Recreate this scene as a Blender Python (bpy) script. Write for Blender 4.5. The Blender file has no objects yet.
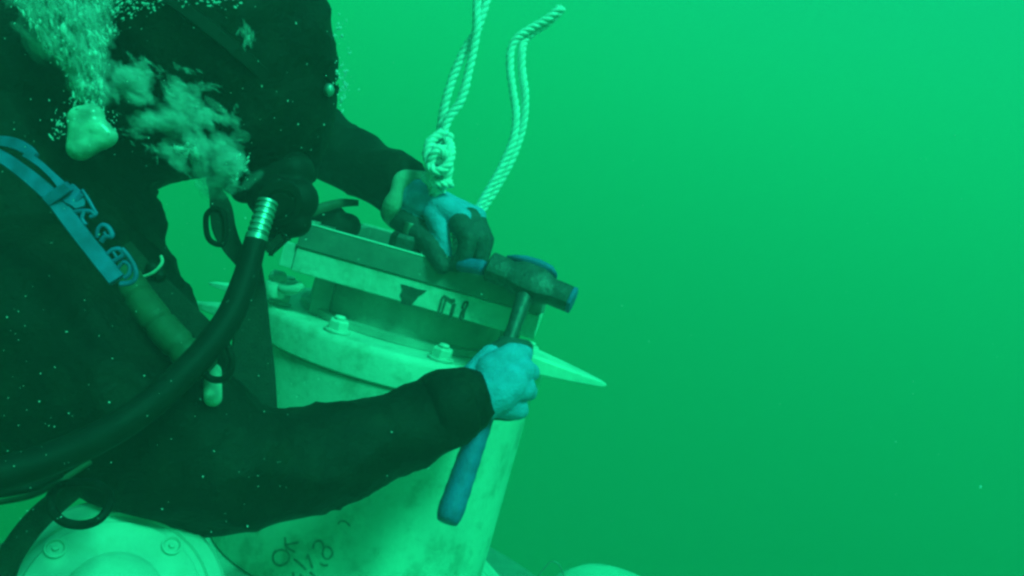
import bpy, bmesh, math, random
import numpy as np
from mathutils import Vector, Matrix, noise, Quaternion

R = math.radians
random.seed(7)
scene = bpy.context.scene
COL = scene.collection

# ------------------------------------------------------------------ camera
CAM = Vector((0.0, 0.0, 8.0))          # eight metres above the seabed
PITCH, ROLL, FPX = R(-5), R(15.5), 804.0
r0 = Vector((1, 0, 0))
u0 = Vector((0, math.sin(-PITCH), math.cos(PITCH)))
fw = Vector((0, math.cos(PITCH), math.sin(PITCH)))
cr = r0 * math.cos(ROLL) + u0 * math.sin(ROLL)
cu = -r0 * math.sin(ROLL) + u0 * math.cos(ROLL)
cam_d = bpy.data.cameras.new('camera')
cam_d.sensor_width = 36.0
cam_d.lens = FPX / 1024 * 36.0
cam_d.clip_start = 0.02
cam_d.clip_end = 600
cam = bpy.data.objects.new('camera', cam_d)
COL.objects.link(cam)
cam.matrix_world = Matrix(((cr.x, cu.x, -fw.x, CAM.x), (cr.y, cu.y, -fw.y, CAM.y),
                           (cr.z, cu.z, -fw.z, CAM.z), (0, 0, 0, 1)))
scene.camera = cam

def ray(px, py):
    return fw + cr * ((px - 512) / FPX) - cu * ((py - 288) / FPX)

def P(px, py, d):
    return CAM + ray(px, py) * d

def plane_hit(px, py, z):
    v = ray(px, py)
    return CAM + v * ((z - CAM.z) / v.z)

# ------------------------------------------------------------------ light
SUN_DIR = Vector((0.34, -0.54, 0.77)).normalized()      # towards the sun
world = bpy.data.worlds.new('World')
scene.world = world
world.use_nodes = True
nt = world.node_tree
bg = nt.nodes['Background']
sky = nt.nodes.new('ShaderNodeTexSky')
sky.sky_type = 'NISHITA'
sky.sun_disc = False
sky.sun_elevation = math.asin(SUN_DIR.z)
sky.sun_rotation = math.atan2(SUN_DIR.x, SUN_DIR.y)
nt.links.new(sky.outputs[0], bg.inputs[0])
bg.inputs[1].default_value = 0.12
sd = bpy.data.lights.new('sun', 'SUN')
sd.energy = 5.0
sd.angle = R(14)
sd.color = (1.0, 0.97, 0.9)
sun = bpy.data.objects.new('sun', sd)
COL.objects.link(sun)
sun.rotation_euler = SUN_DIR.to_track_quat('Z', 'Y').to_euler()
sun.location = (0, 0, 30)

scene.view_settings.view_transform = 'Standard'
scene.view_settings.look = 'None'
scene.view_settings.exposure = 0.95
scene.view_settings.gamma = 1.0
scene.render.engine = 'CYCLES'
scene.cycles.use_denoising = True
scene.cycles.volume_bounces = 2
scene.cycles.max_bounces = 6
scene.cycles.diffuse_bounces = 3
scene.cycles.transparent_max_bounces = 24
scene.cycles.filter_width = 2.7
scene.cycles.sample_clamp_indirect = 4

# ------------------------------------------------------------------ helpers
def link(o, parent=None):
    COL.objects.link(o)
    if parent is not None:
        o.parent = parent
        o.matrix_parent_inverse = Matrix.Translation(-parent.location)
    return o

def tag(o, label=None, cat=None, group=None, kind=None):
    if label: o['label'] = label
    if cat: o['category'] = cat
    if group: o['group'] = group
    if kind: o['kind'] = kind
    return o

def thing(name, label, cat, loc, group=None):
    o = bpy.data.objects.new(name, None)
    o.location = loc
    COL.objects.link(o)
    return tag(o, label, cat, group)

def obj(name, bm, m, parent=None, smooth=True, label=None):
    me = bpy.data.meshes.new(name)
    bmesh.ops.recalc_face_normals(bm, faces=bm.faces)
    bm.to_mesh(me)
    bm.free()
    for p in me.polygons: p.use_smooth = smooth
    for mm in (m if isinstance(m, (list, tuple)) else [m]): me.materials.append(mm)
    o = bpy.data.objects.new(name, me)
    link(o, parent)
    if label: o['label'] = label
    return o

def auto_smooth(o, ang=35):
    me = o.data
    bm = bmesh.new(); bm.from_mesh(me)
    for e in bm.edges:
        if len(e.link_faces) == 2 and e.calc_face_angle(0) > R(ang): e.smooth = False
    bm.to_mesh(me); bm.free()
    return o

def mat(name, col, rough=0.6, var=0.25, scale=30, bump=0.2, bscale=200, metal=0.0, alpha=1.0,
        spots=None, spotscale=8, spotamt=0.5, spec=0.4):
    m = bpy.data.materials.new(name)
    m.use_nodes = True
    n, l = m.node_tree.nodes, m.node_tree.links
    b = n['Principled BSDF']
    b.inputs['Roughness'].default_value = rough
    b.inputs['Metallic'].default_value = metal
    b.inputs['Specular IOR Level'].default_value = spec
    b.inputs['Alpha'].default_value = alpha
    tc = n.new('ShaderNodeTexCoord')
    nz = n.new('ShaderNodeTexNoise')
    nz.inputs['Scale'].default_value = scale
    nz.inputs['Detail'].default_value = 6
    l.new(tc.outputs['Object'], nz.inputs['Vector'])
    mx = n.new('ShaderNodeMixRGB')
    mx.inputs[1].default_value = (*[c * (1 - var) for c in col], 1)
    mx.inputs[2].default_value = (*[min(1, c * (1 + var)) for c in col], 1)
    rp = n.new('ShaderNodeValToRGB')
    rp.color_ramp.elements[0].position = .35
    rp.color_ramp.elements[1].position = .65
    l.new(nz.outputs['Fac'], rp.inputs['Fac'])
    l.new(rp.outputs['Color'], mx.inputs[0])
    out = mx.outputs[0]
    if spots:
        n2 = n.new('ShaderNodeTexNoise')
        n2.inputs['Scale'].default_value = spotscale
        n2.inputs['Detail'].default_value = 8
        n2.inputs['Roughness'].default_value = .7
        l.new(tc.outputs['Object'], n2.inputs['Vector'])
        r2 = n.new('ShaderNodeValToRGB')
        r2.color_ramp.elements[0].position = .5
        r2.color_ramp.elements[1].position = .68
        l.new(n2.outputs['Fac'], r2.inputs['Fac'])
        mu = n.new('ShaderNodeMath'); mu.operation = 'MULTIPLY'
        mu.inputs[1].default_value = spotamt
        l.new(r2.outputs['Color'], mu.inputs[0])
        m2 = n.new('ShaderNodeMixRGB')
        m2.inputs[2].default_value = (*spots, 1)
        l.new(mu.outputs[0], m2.inputs[0])
        l.new(out, m2.inputs[1])
        out = m2.outputs[0]
    l.new(out, b.inputs['Base Color'])
    if bump:
        n3 = n.new('ShaderNodeTexNoise')
        n3.inputs['Scale'].default_value = bscale
        n3.inputs['Detail'].default_value = 4
        l.new(tc.outputs['Object'], n3.inputs['Vector'])
        bp = n.new('ShaderNodeBump')
        bp.inputs['Strength'].default_value = bump
        bp.inputs['Distance'].default_value = .004
        l.new(n3.outputs['Fac'], bp.inputs['Height'])
        l.new(bp.outputs['Normal'], b.inputs['Normal'])
    return m

WHITE = mat('white_paint', (.5, .66, .58), .6, .1, 9, .3, 60, spots=(.2, .3, .22), spotscale=19, spotamt=.75)
WHITE2 = mat('worn_white_paint', (.58, .74, .66), .6, .1, 14, .3, 80, spots=(.26, .36, .26), spotscale=26, spotamt=.6)
WHITE3 = mat('fresh_white_paint', (.42, .54, .47), .55, .14, 12, .2, 80, spots=(.32, .42, .32), spotscale=22, spotamt=.5)
GREYST = mat('grey_steel', (.24, .27, .25), .45, .15, 22, .2, 90, spots=(.4, .44, .4), spotscale=14, spotamt=.4, metal=.2)
SHADEST = mat('shade_toned_grey_steel', (.38, .43, .38), .6, .2, 20, .3, 60)  # white neck and posts, with shade under the beams put into the grey
RUST = mat('bare_dark_steel', (.07, .08, .07), .7, .3, 80, .4, 160)
INK = mat('marker_ink', (.1, .12, .1), .8, .3, 120, 0)
INK2 = mat('faded_marker_ink', (.2, .24, .2), .8, .35, 160, 0)
SUIT = mat('black_neoprene', (.0065, .005, .003), .6, .4, 16, .5, 140, spots=(.026, .022, .015), spotscale=24, spotamt=.5, spec=.12)
RUBBER = mat('black_rubber', (.008, .0075, .006), .6, .3, 40, .15, 120, spec=.2)
WEB = mat('dark_webbing', (.02, .02, .015), .75, .25, 90, .5, 500)
CYAN = mat('light_blue_knit', (.12, .38, .68), .8, .14, 60, .6, 420)
PALM = mat('dark_latex', (.05, .06, .065), .6, .3, 50, .5, 220)
SEAL = mat('pale_cuff_fabric', (.4, .45, .36), .8, .2, 40, .5, 160)
BLUE = mat('blue_plastic', (.02, .125, .31), .55, .3, 60, .1, 120)
BLUE2 = mat('blue_rubber_grip', (.03, .14, .36), .6, .2, 60, .4, 260)
STEEL = mat('forged_steel', (.08, .09, .09), .5, .25, 60, .3, 180, metal=.5)
CHROME = mat('bright_metal', (.42, .46, .44), .45, .1, 60, .05, 200, metal=.9)
ROPE = mat('white_rope_fibre', (.95, .98, .93), .8, .1, 90, .6, 700, spots=(.5, .6, .5), spotscale=60, spotamt=.3)
PALE = mat('pale_rubber_tube', (.06, .08, .05), .6, .2, 40, .2, 120)
SAND = mat('seabed_sand', (.16, .15, .12), .9, .3, 2, .5, 20)

# basic shapes -------------------------------------------------------
def frame_of(a, b, ref=Vector((0, 0, 1))):
    t = (b - a).normalized()
    if abs(t.dot(ref)) > .95: ref = Vector((0, 1, 0))
    s = t.cross(ref).normalized()
    return t, s, s.cross(t).normalized()

def add_round_cone(bm, a, b, ra, rb, seg=20, rings=5):
    """closed tapered capsule"""
    t, s, n = frame_of(a, b)
    prof = []
    for i in range(rings + 1):
        an = -math.pi / 2 + math.pi / 2 * i / rings
        prof.append((ra * math.sin(an), ra * math.cos(an), a))
    for i in range(rings + 1):
        an = math.pi / 2 * i / rings
        prof.append((rb * math.sin(an), rb * math.cos(an), b))
    rows = []
    for (h, r, c) in prof:
        r = max(r, 1e-5)
        rows.append([bm.verts.new(c + t * h + s * (r * math.cos(2 * math.pi * k / seg)) + n * (r * math.sin(2 * math.pi * k / seg))) for k in range(seg)])
    for i in range(len(rows) - 1):
        for k in range(seg):
            bm.faces.new((rows[i][k], rows[i][(k + 1) % seg], rows[i + 1][(k + 1) % seg], rows[i + 1][k]))
    bm.faces.new(rows[0][::-1]); bm.faces.new(rows[-1])

def add_ellipsoid(bm, c, rx, ry, rz, ax=None, sub=3):
    """ax = (X, Y, Z) axes"""
    res = bmesh.ops.create_icosphere(bm, subdivisions=sub, radius=1)
    X, Y, Z = ax or (Vector((1, 0, 0)), Vector((0, 1, 0)), Vector((0, 0, 1)))
    for v in res['verts']:
        q = v.co.copy()
        v.co = c + X * (q.x * rx) + Y * (q.y * ry) + Z * (q.z * rz)
    return res['verts']

def add_box(bm, c, X, Y, Z, hx, hy, hz, bev=0.0):
    res = bmesh.ops.create_cube(bm, size=2)
    for v in res['verts']:
        q = v.co.copy()
        v.co = c + X * (q.x * hx) + Y * (q.y * hy) + Z * (q.z * hz)
    if bev:
        es = list({e for v in res['verts'] for e in v.link_edges})
        bmesh.ops.bevel(bm, geom=es, offset=bev, segments=2, affect='EDGES', profile=.5)

def add_cyl(bm, a, b, ra, rb=None, seg=24, bev=0.0):
    rb = ra if rb is None else rb
    t, s, n = frame_of(a, b)
    L = (b - a).length
    prof = [(0, ra - bev), (bev, ra), (L - bev, rb), (L, rb - bev)] if bev else [(0, ra), (L, rb)]
    rows = []
    for h, r in prof:
        rows.append([bm.verts.new(a + t * h + s * (r * math.cos(2 * math.pi * k / seg)) + n * (r * math.sin(2 * math.pi * k / seg))) for k in range(seg)])
    for i in range(len(rows) - 1):
        for k in range(seg):
            bm.faces.new((rows[i][k], rows[i][(k + 1) % seg], rows[i + 1][(k + 1) % seg], rows[i + 1][k]))
    bm.faces.new(rows[0][::-1]); bm.faces.new(rows[-1])

def add_lathe(bm, c, prof, seg=96, axis=None):
    """prof: list of (r, h) revolved about axis through c"""
    Z = (axis or Vector((0, 0, 1))).normalized()
    X = Z.orthogonal().normalized() if axis else Vector((1, 0, 0))
    Y = Z.cross(X)
    rows = []
    for r, h in prof:
        r = max(r, 1e-4)
        rows.append([bm.verts.new(c + Z * h + X * (r * math.cos(2 * math.pi * k / seg)) + Y * (r * math.sin(2 * math.pi * k / seg))) for k in range(seg)])
    for i in range(len(rows) - 1):
        for k in range(seg):
            bm.faces.new((rows[i][k], rows[i][(k + 1) % seg], rows[i + 1][(k + 1) % seg], rows[i + 1][k]))
    bm.faces.new(rows[0][::-1]); bm.faces.new(rows[-1])

def spline(pts, n=10, closed=False):
    """Catmull-Rom through tuples/vectors (any dimension)"""
    p = [np.array(q, float) for q in pts]
    m = len(p)
    out = []
    for i in range(m if closed else m - 1):
        if closed: a, b, c, d = p[i - 1], p[i], p[(i + 1) % m], p[(i + 2) % m]
        else: a, b, c, d = p[max(i - 1, 0)], p[i], p[i + 1], p[min(i + 2, m - 1)]
        for k in range(n):
            t = k / n
            out.append(.5 * (2 * b + (c - a) * t + (2 * a - 5 * b + 4 * c - d) * t * t + (3 * b - a - 3 * c + d) * t ** 3))
    if not closed: out.append(p[-1])
    return out

def add_tube(bm, pts, rad, seg=12, closed=False, flat=1.0):
    pts = [Vector(p) for p in pts]
    N = len(pts)
    if not hasattr(rad, '__len__'): rad = [rad] * N
    tans = []
    for i in range(N):
        a = pts[(i - 1) % N] if closed else pts[max(i - 1, 0)]
        b = pts[(i + 1) % N] if closed else pts[min(i + 1, N - 1)]
        tans.append((b - a).normalized())
    s = tans[0].orthogonal().normalized()
    rows = []
    for i in range(N):
        s = (s - tans[i] * s.dot(tans[i])).normalized()
        n = tans[i].cross(s)
        rows.append([bm.verts.new(pts[i] + s * (rad[i] * math.cos(2 * math.pi * k / seg)) + n * (flat * rad[i] * math.sin(2 * math.pi * k / seg))) for k in range(seg)])
    M = N if closed else N - 1
    off = 0
    if closed:      # match the seam to keep the tube untwisted
        best = None
        for o_ in range(seg):
            dd = (rows[0][o_].co - rows[-1][0].co).length
            if best is None or dd < best: best, off = dd, o_
    for i in range(M):
        j = (i + 1) % N
        o_ = off if (closed and i == N - 1) else 0
        for k in range(seg):
            bm.faces.new((rows[i][k], rows[i][(k + 1) % seg], rows[j][(k + 1 + o_) % seg], rows[j][(k + o_) % seg]))
    if not closed:
        bm.faces.new(rows[0][::-1]); bm.faces.new(rows[-1])

def pxs(pts, n=10, closed=False):
    return [P(*q[:3]) for q in spline(pts, n, closed)]

def pxr(pts, n=10):
    """(px, py, d, radius_m) -> points and radii"""
    s = spline(pts, n)
    return [P(*q[:3]) for q in s], [q[3] for q in s]

def add_strap(bm, pts, thick=.003, n=10, tilt=0.0):
    """pts: (px, py, d, half width m); flat band whose face looks towards the camera side"""
    s = spline(pts, n)
    c = [P(*q[:3]) for q in s]
    w = [q[3] for q in s]
    rows = []
    for i in range(len(c)):
        t = (c[min(i + 1, len(c) - 1)] - c[max(i - 1, 0)]).normalized()
        v = (c[i] - CAM).normalized()
        side = t.cross(v).normalized()
        nn = side.cross(t).normalized()
        if tilt:
            side = (Quaternion(t, tilt) @ side); nn = side.cross(t).normalized()
        rows.append([bm.verts.new(c[i] + side * (a * w[i]) + nn * (b * thick / 2)) for a, b in ((-1, -.3), (-.96, 1), (.96, 1), (1, -.3), (.9, -1), (-.9, -1))])
    for i in range(len(rows) - 1):
        for k in range(6):
            bm.faces.new((rows[i][k], rows[i][(k + 1) % 6], rows[i + 1][(k + 1) % 6], rows[i + 1][k]))
    bm.faces.new(rows[0][::-1]); bm.faces.new(rows[-1])

def add_prism(bm, poly, nrm, thick):
    """closed polygon (world points) extruded along nrm"""
    a = [bm.verts.new(p) for p in poly]
    b = [bm.verts.new(p + nrm * thick) for p in poly]
    n = len(poly)
    for i in range(n): bm.faces.new((a[i], a[(i + 1) % n], b[(i + 1) % n], b[i]))
    bm.faces.new(a[::-1]); bm.faces.new(b)

def fuse(bm, voxel, smooth=4, disp=None):
    """merge overlapping closed shapes into one continuous surface; returns a mesh"""
    me = bpy.data.meshes.new('tmp')
    bmesh.ops.recalc_face_normals(bm, faces=bm.faces)
    bm.to_mesh(me); bm.free()
    o = bpy.data.objects.new('tmp', me)
    COL.objects.link(o)
    md = o.modifiers.new('r', 'REMESH'); md.mode = 'VOXEL'; md.voxel_size = voxel; md.adaptivity = 0
    ms = o.modifiers.new('s', 'SMOOTH'); ms.factor = .5; ms.iterations = smooth
    dg = bpy.context.evaluated_depsgraph_get()
    res = bpy.data.meshes.new_from_object(o.evaluated_get(dg))
    bpy.data.objects.remove(o); bpy.data.meshes.remove(me)
    if disp:
        nr = [v.normal.copy() for v in res.vertices]
        for v, nn in zip(res.vertices, nr): v.co = v.co + nn * disp(v.co)
    for p in res.polygons: p.use_smooth = True
    return res

def mesh_obj(name, me, mats, parent=None, label=None):
    me.name = name
    ix = [p.material_index for p in me.polygons]
    me.materials.clear()
    for m in mats: me.materials.append(m)
    me.polygons.foreach_set('material_index', ix)
    o = bpy.data.objects.new(name, me)
    link(o, parent)
    if label: o['label'] = label
    return o

# ------------------------------------------------------------------ setting
bm = bmesh.new()
N = 60
rows = []
for i in range(N + 1):
    row = []
    for j in range(N + 1):
        x, y = (i / N - .5) * 400, (j / N - .5) * 400
        row.append(bm.verts.new((x, y, .25 * noise.noise(Vector((x * .09, y * .09, 0))) - .1)))
    rows.append(row)
for i in range(N):
    for j in range(N): bm.faces.new((rows[i][j], rows[i + 1][j], rows[i + 1][j + 1], rows[i][j + 1]))
tag(obj('seabed', bm, SAND), 'dark sandy seabed far below the diver', kind='structure')

# the green sea water itself: one closed box of even density
hz = bpy.data.materials.new('sea_water')
hz.use_nodes = True
hn, hl = hz.node_tree.nodes, hz.node_tree.links
hn.clear()
ho = hn.new('ShaderNodeOutputMaterial')
pv = hn.new('ShaderNodeVolumePrincipled')
DEN = 0.70
def coef(ss, sa):                       # wanted scattering and absorption per metre
    c = ss / DEN
    return c, max(0., 1 - (sa / DEN) / (1 - c)) ** 2
cR, aR = coef(.075, .385)
cG, aG = coef(.075, .032)
cB, aB = coef(.077, .097)
pv.inputs['Density'].default_value = DEN
pv.inputs['Color'].default_value = (cR, cG, cB, 1)
pv.inputs['Absorption Color'].default_value = (aR, aG, aB, 1)
pv.inputs['Anisotropy'].default_value = 0.0
hl.new(pv.outputs[0], ho.inputs['Volume'])
bm = bmesh.new()
add_box(bm, Vector((0, 0, 7.0)), Vector((1, 0, 0)), Vector((0, 1, 0)), Vector((0, 0, 1)), 210, 210, 8.6)
tag(obj('haze', bm, hz, smooth=False), 'murky green sea water around the diver', kind='stuff')

# ------------------------------------------------------------------ the white steel housing
Cd = P(406, 326, 1.45)                     # centre of the top flange plane
RF, RW = .260, .253
zf = Cd.z
XA, YA, ZA = Vector((1, 0, 0)), Vector((0, 1, 0)), Vector((0, 0, 1))
base = Vector((Cd.x, Cd.y, 0.0))
HS = thing('steel_housing', 'white painted round steel drum with bolted top flange that the diver hammers on', 'drum', base)

bm = bmesh.new()
wall_prof = [(RW - .02, -.41), (RW, -.405), (RW, -.056), (RW - .02, -.054)]
add_lathe(bm, Cd, wall_prof, 128)
auto_smooth(obj('wall', bm, WHITE, HS))
bm = bmesh.new()
add_lathe(bm, Cd, [(RF - .05, -.053), (RF - .003, -.053), (RF, -.050), (RF + .0005, -.012), (RF - .002, -.004), (RF - .007, 0), (RF - .12, 0)], 128)
auto_smooth(obj('top_flange', bm, WHITE2, HS))
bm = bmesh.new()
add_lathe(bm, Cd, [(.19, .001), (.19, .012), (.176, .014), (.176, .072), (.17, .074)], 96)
auto_smooth(obj('neck', bm, SHADEST, HS))
bm = bmesh.new()
add_lathe(bm, Cd, [(.25, -.55), (.40, -.55), (.41, -.54), (.41, -.53), (.258, -.412), (.25, -.41)], 128)
auto_smooth(obj('base_skirt', bm, WHITE, HS))
bm = bmesh.new()
add_lathe(bm, Cd, [(.55, -.60), (.56, -.595), (.56, -.556), (.55, -.551), (.3, -.551)], 96)
auto_smooth(obj('base_plate', bm, GREYST, HS))
bm = bmesh.new()
add_lathe(bm, Cd, [(.3, -zf - .2), (.3, -.601), (.29, -.6005)], 64)
auto_smooth(obj('support_pile', bm, GREYST, HS))

# flange bolts: nut on washer on the flange ring
def hexnut(bm, c, r, h, rot=0.0, Z=ZA):
    X = Z.orthogonal().normalized(); Y = Z.cross(X)
    lo, mid, hi, top = [], [], [], []
    for k in range(6):
        a = rot + k * math.pi / 3
        d = X * math.cos(a) + Y * math.sin(a)
        lo.append(bm.verts.new(c + d * r)); mid.append(bm.verts.new(c + d * r + Z * (h * .8))); hi.append(bm.verts.new(c + d * (r * .86) + Z * h))
    for k in range(6):
        j = (k + 1) % 6
        bm.faces.new((lo[k], lo[j], mid[j], mid[k])); bm.faces.new((mid[k], mid[j], hi[j], hi[k]))
    bm.faces.new(lo[::-1]); bm.faces.new(hi)

def project(p):
    v = p - CAM
    d = v.dot(fw)
    return 512 + FPX * v.dot(cr) / d, 288 - FPX * v.dot(cu) / d
rb = RF - .026
def ring_angle(px):
    best = min((abs(project(Cd + Vector((rb * math.cos(R(a)), rb * math.sin(R(a)), 0)))[0] - px), a) for a in np.arange(180, 360, .5))
    return R(best[1])
a_first = ring_angle(337)
a_step = ring_angle(441) - a_first
n_bolt = round(2 * math.pi / a_step)
def make_bolt(c, k):
    bm = bmesh.new(); add_cyl(bm, c + ZA * .0005, c + ZA * .005, .0205, seg=28, bev=.001)
    w = obj('washer', bm, WHITE2, HS, smooth=False)
    bm = bmesh.new(); hexnut(bm, c + ZA * .0052, .0165, .015, k * .7)
    obj('nut', bm, WHITE2, w, smooth=False)
    bm = bmesh.new(); add_cyl(bm, c + ZA * .0203, c + ZA * .026, .009, seg=16, bev=.0025)
    obj('stud', bm, WHITE2, w)
for k in range(n_bolt):
    a = a_first + (a_step * k if k < 2 else a_step + (2 * math.pi - a_step) * (k - 1) / (n_bolt - 1))
    make_bolt(Cd + Vector((rb * math.cos(a), rb * math.sin(a), 0)), k)

# pointed lugs on either side of the flange
def lug(root, tip, hw, hh, name):
    bm = bmesh.new()
    t, s, n = frame_of(root, tip)
    add = []
    secs = [(0, hw, hh), (.55, hw * .62, hh * .6), (.93, hw * .22, hh * .26), (1, hw * .08, hh * .1)]
    rows = []
    for f, w, h in secs:
        c = root.lerp(tip, f)
        rows.append([bm.verts.new(c + s * (w * i) + n * (h * j)) for i, j in ((-1, -.7), (-1, .7), (-.9, 1), (.9, 1), (1, .7), (1, -.7), (.9, -1), (-.9, -1))])
    for i in range(len(rows) - 1):
        for k in range(8): bm.faces.new((rows[i][k], rows[i][(k + 1) % 8], rows[i + 1][(k + 1) % 8], rows[i + 1][k]))
    bm.faces.new(rows[0][::-1]); bm.faces.new(rows[-1])
    obj(name, bm, WHITE2, HS, smooth=False)
lug(P(530, 360, 1.37), P(606, 385, 1.37), .045, .017, 'pointed_lug')
lug(P(272, 296, 1.42), P(209, 283, 1.42), .04, .012, 'pointed_lug')
lug(P(268, 318, 1.40), P(188, 303, 1.38), .04, .016, 'pointed_lug')

# round cap and lever beside the strap
cc = P(273, 297, 1.29)
bm = bmesh.new(); add_cyl(bm, cc, cc + ZA * .026, .017, seg=28, bev=.003); add_cyl(bm, cc + ZA * .026, cc + ZA * .043, .0145, .013, seg=28, bev=.004)
obj('round_cap', bm, WHITE2, HS)
bm = bmesh.new()
pp, rr = pxr([(276, 284, 1.29, .007), (286, 290, 1.27, .008), (296, 289, 1.26, .0075), (303, 284, 1.26, .006)], 6)
add_tube(bm, pp, rr, 10)
obj('lever', bm, WHITE2, HS)

# square top frame: white box beam below, grey flat bar above, on all four sides
BX0, BX1 = P(297, 246, 1.24), P(540, 316, 1.22)      # white / grey boundary on the front face
bx = (BX1 - BX0); bx.z = 0
LX = bx.length
BXd = bx.normalized()
BYd = ZA.cross(BXd)
zb = (BX0.z + BX1.z) / 2
F0 = Vector((BX0.x, BX0.y, zb))
WH, GH = .038, .037
def beam(c0, xd, yd, L, wname):
    bm = bmesh.new()
    c = c0 + xd * (L / 2)
    add_box(bm, c + yd * .016 - ZA * (WH / 2 + .0005), xd, yd, ZA, L / 2, .016, WH / 2, .002)
    o = obj(wname, bm, WHITE2, HS, smooth=False)
    bm = bmesh.new()
    add_box(bm, c + yd * .013 + ZA * (GH / 2 + .0005), xd, yd, ZA, L / 2, .016, GH / 2, .0015)
    obj('flat_bar', bm, GREYST, HS, smooth=False)
    bm = bmesh.new()
    add_box(bm, c + yd * .0005 + ZA * (GH + .0022), xd, yd, ZA, L / 2 - .002, .0045, .0014, .0008)
    obj('lit_edge_strip', bm, WHITE2, HS, smooth=False)  # pale strip added to paint the light along the bar's top edge
    return o
DP = .36
front = beam(F0, BXd, BYd, LX, 'box_beam')
beam(F0 + BXd * (LX + .001) + BYd * .034, BYd, -BXd, DP - .07, 'box_beam')
beam(F0 - BXd * .001 + BYd * (DP - .036), -BYd, BXd, DP - .07, 'box_beam')
beam(F0 + BXd * LX + BYd * (DP + .002), -BXd, -BYd, LX, 'box_beam')
# deck inside the frame
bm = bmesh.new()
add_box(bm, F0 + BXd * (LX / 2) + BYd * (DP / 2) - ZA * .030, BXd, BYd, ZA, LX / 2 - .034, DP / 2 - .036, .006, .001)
obj('deck_plate', bm, SHADEST, HS, smooth=False)
# end bracket
bm = bmesh.new()
add_box(bm, F0 - BXd * .012 + BYd * .010 - ZA * .017, BXd, BYd, ZA, .0105, .006, .019, .001)
obj('end_bracket', bm, WHITE, HS, smooth=False)
# post that carries the beam
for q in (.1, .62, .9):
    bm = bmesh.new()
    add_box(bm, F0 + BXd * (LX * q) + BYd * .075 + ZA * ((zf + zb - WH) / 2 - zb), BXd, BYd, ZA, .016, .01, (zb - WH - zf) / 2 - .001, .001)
    obj('post', bm, SHADEST, HS, smooth=False)

# marks on the white beam
def beam_pt(px, py, off=.0012):
    """point on the beam's front face seen at this pixel, lifted off by off"""
    v = ray(px, py)
    t = (F0 - CAM).dot(BYd) / v.dot(BYd)
    return CAM + v * t - BYd * off
def ribbon(bm, pts3, nrm, hw, thick):
    rows = []
    for i, p in enumerate(pts3):
        t = (pts3[min(i + 1, len(pts3) - 1)] - pts3[max(i - 1, 0)]).normalized()
        n = nrm(p) if callable(nrm) else nrm
        s = t.cross(n).normalized()
        w = hw * (1 + .35 * noise.noise(p * 90))
        rows.append([bm.verts.new(p + s * (w * a) + n * (thick * b)) for a, b in ((-1, 0), (-1, 1), (1, 1), (1, 0))])
    for i in range(len(rows) - 1):
        for k in range(4): bm.faces.new((rows[i][k], rows[i][(k + 1) % 4], rows[i + 1][(k + 1) % 4], rows[i + 1][k]))
    bm.faces.new(rows[0][::-1]); bm.faces.new(rows[-1])
chip = [(401, 284), (409, 286), (418, 289), (427, 290.5), (423, 294), (419, 296), (416, 300), (411, 305.5), (406, 305), (400.5, 303.5), (402, 299), (400, 295), (402.5, 290)]
bm = bmesh.new()
add_prism(bm, [beam_pt(x, y, .0004) for x, y in chip], -BYd, .0009)
obj('bare_patch', bm, RUST, front, smooth=False)
bm = bmesh.new()
for st in ([(438, 313.5), (440, 307), (442, 299), (444.5, 296), (446, 298.5), (444, 306), (441.5, 313), (439.5, 314.5)],
           [(447, 297.5), (451, 300), (455, 299.5)], [(448, 299), (452, 302), (455, 300.5)],
           [(455, 303.5), (453.5, 309), (451.5, 315), (450, 319)], [(453.4, 304), (452, 310), (449.5, 318.5)],
           [(463, 318.5), (464.5, 311), (467.5, 304.5), (467, 302), (464.5, 302.5), (462.5, 307), (463.5, 310), (461.5, 313), (460, 319), (462, 320)]):
    ribbon(bm, [beam_pt(*q, .0004) for q in spline(st, 4)], -BYd, .0018, .0009)
obj('painted_mark', bm, INK, front, smooth=False)

# hand-written OK 1/18 on the wall
def wall_pt(px, py, off=.0006):
    v = ray(px, py)
    ox, oy = CAM.x - Cd.x, CAM.y - Cd.y
    a = v.x ** 2 + v.y ** 2; b = 2 * (ox * v.x + oy * v.y); c = ox * ox + oy * oy - (RW + off) ** 2
    t = (-b - math.sqrt(max(b * b - 4 * a * c, 0))) / (2 * a)
    return CAM + v * t
def wall_n(p):
    return Vector((p.x - Cd.x, p.y - Cd.y, 0)).normalized()
for strokes in (
        [[(276, 550), (273, 556), (274, 562), (279, 565.5), (285, 564), (289, 559), (288, 553), (283, 550), (278, 550.5), (275, 553)]],
        [[(285, 537), (285.5, 544), (287, 551)], [(299, 542.5), (292, 543.5), (284.5, 545.5)], [(285, 545), (290, 549.5), (295, 552)]],
        [[(294, 559), (299, 563), (306, 570)]],
        [[(306.5, 559), (308, 555), (310, 561), (312.5, 568)]],
        [[(313, 549), (314, 544), (318, 541), (322, 542.5), (323.5, 548), (322.5, 554), (325, 558.5), (329, 558.5), (332.5, 554), (331, 549), (327, 547), (323, 548.5)]],
        [[(320, 563), (324, 565.5), (328, 565)]], [[(293, 572), (294, 578)]], [[(300, 574), (303, 579)]], [[(310, 572), (316, 578)]],
        [[(338, 524), (341, 521), (346, 522), (350, 526)]]):
    bm = bmesh.new()
    for i, st in enumerate(strokes):
        ribbon(bm, [wall_pt(q[0], q[1], .0006 + i * .0002) for q in spline(st, 5)], wall_n, .0015, .0006)
    obj('handwritten_mark', bm, INK2, HS, smooth=False)

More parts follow.
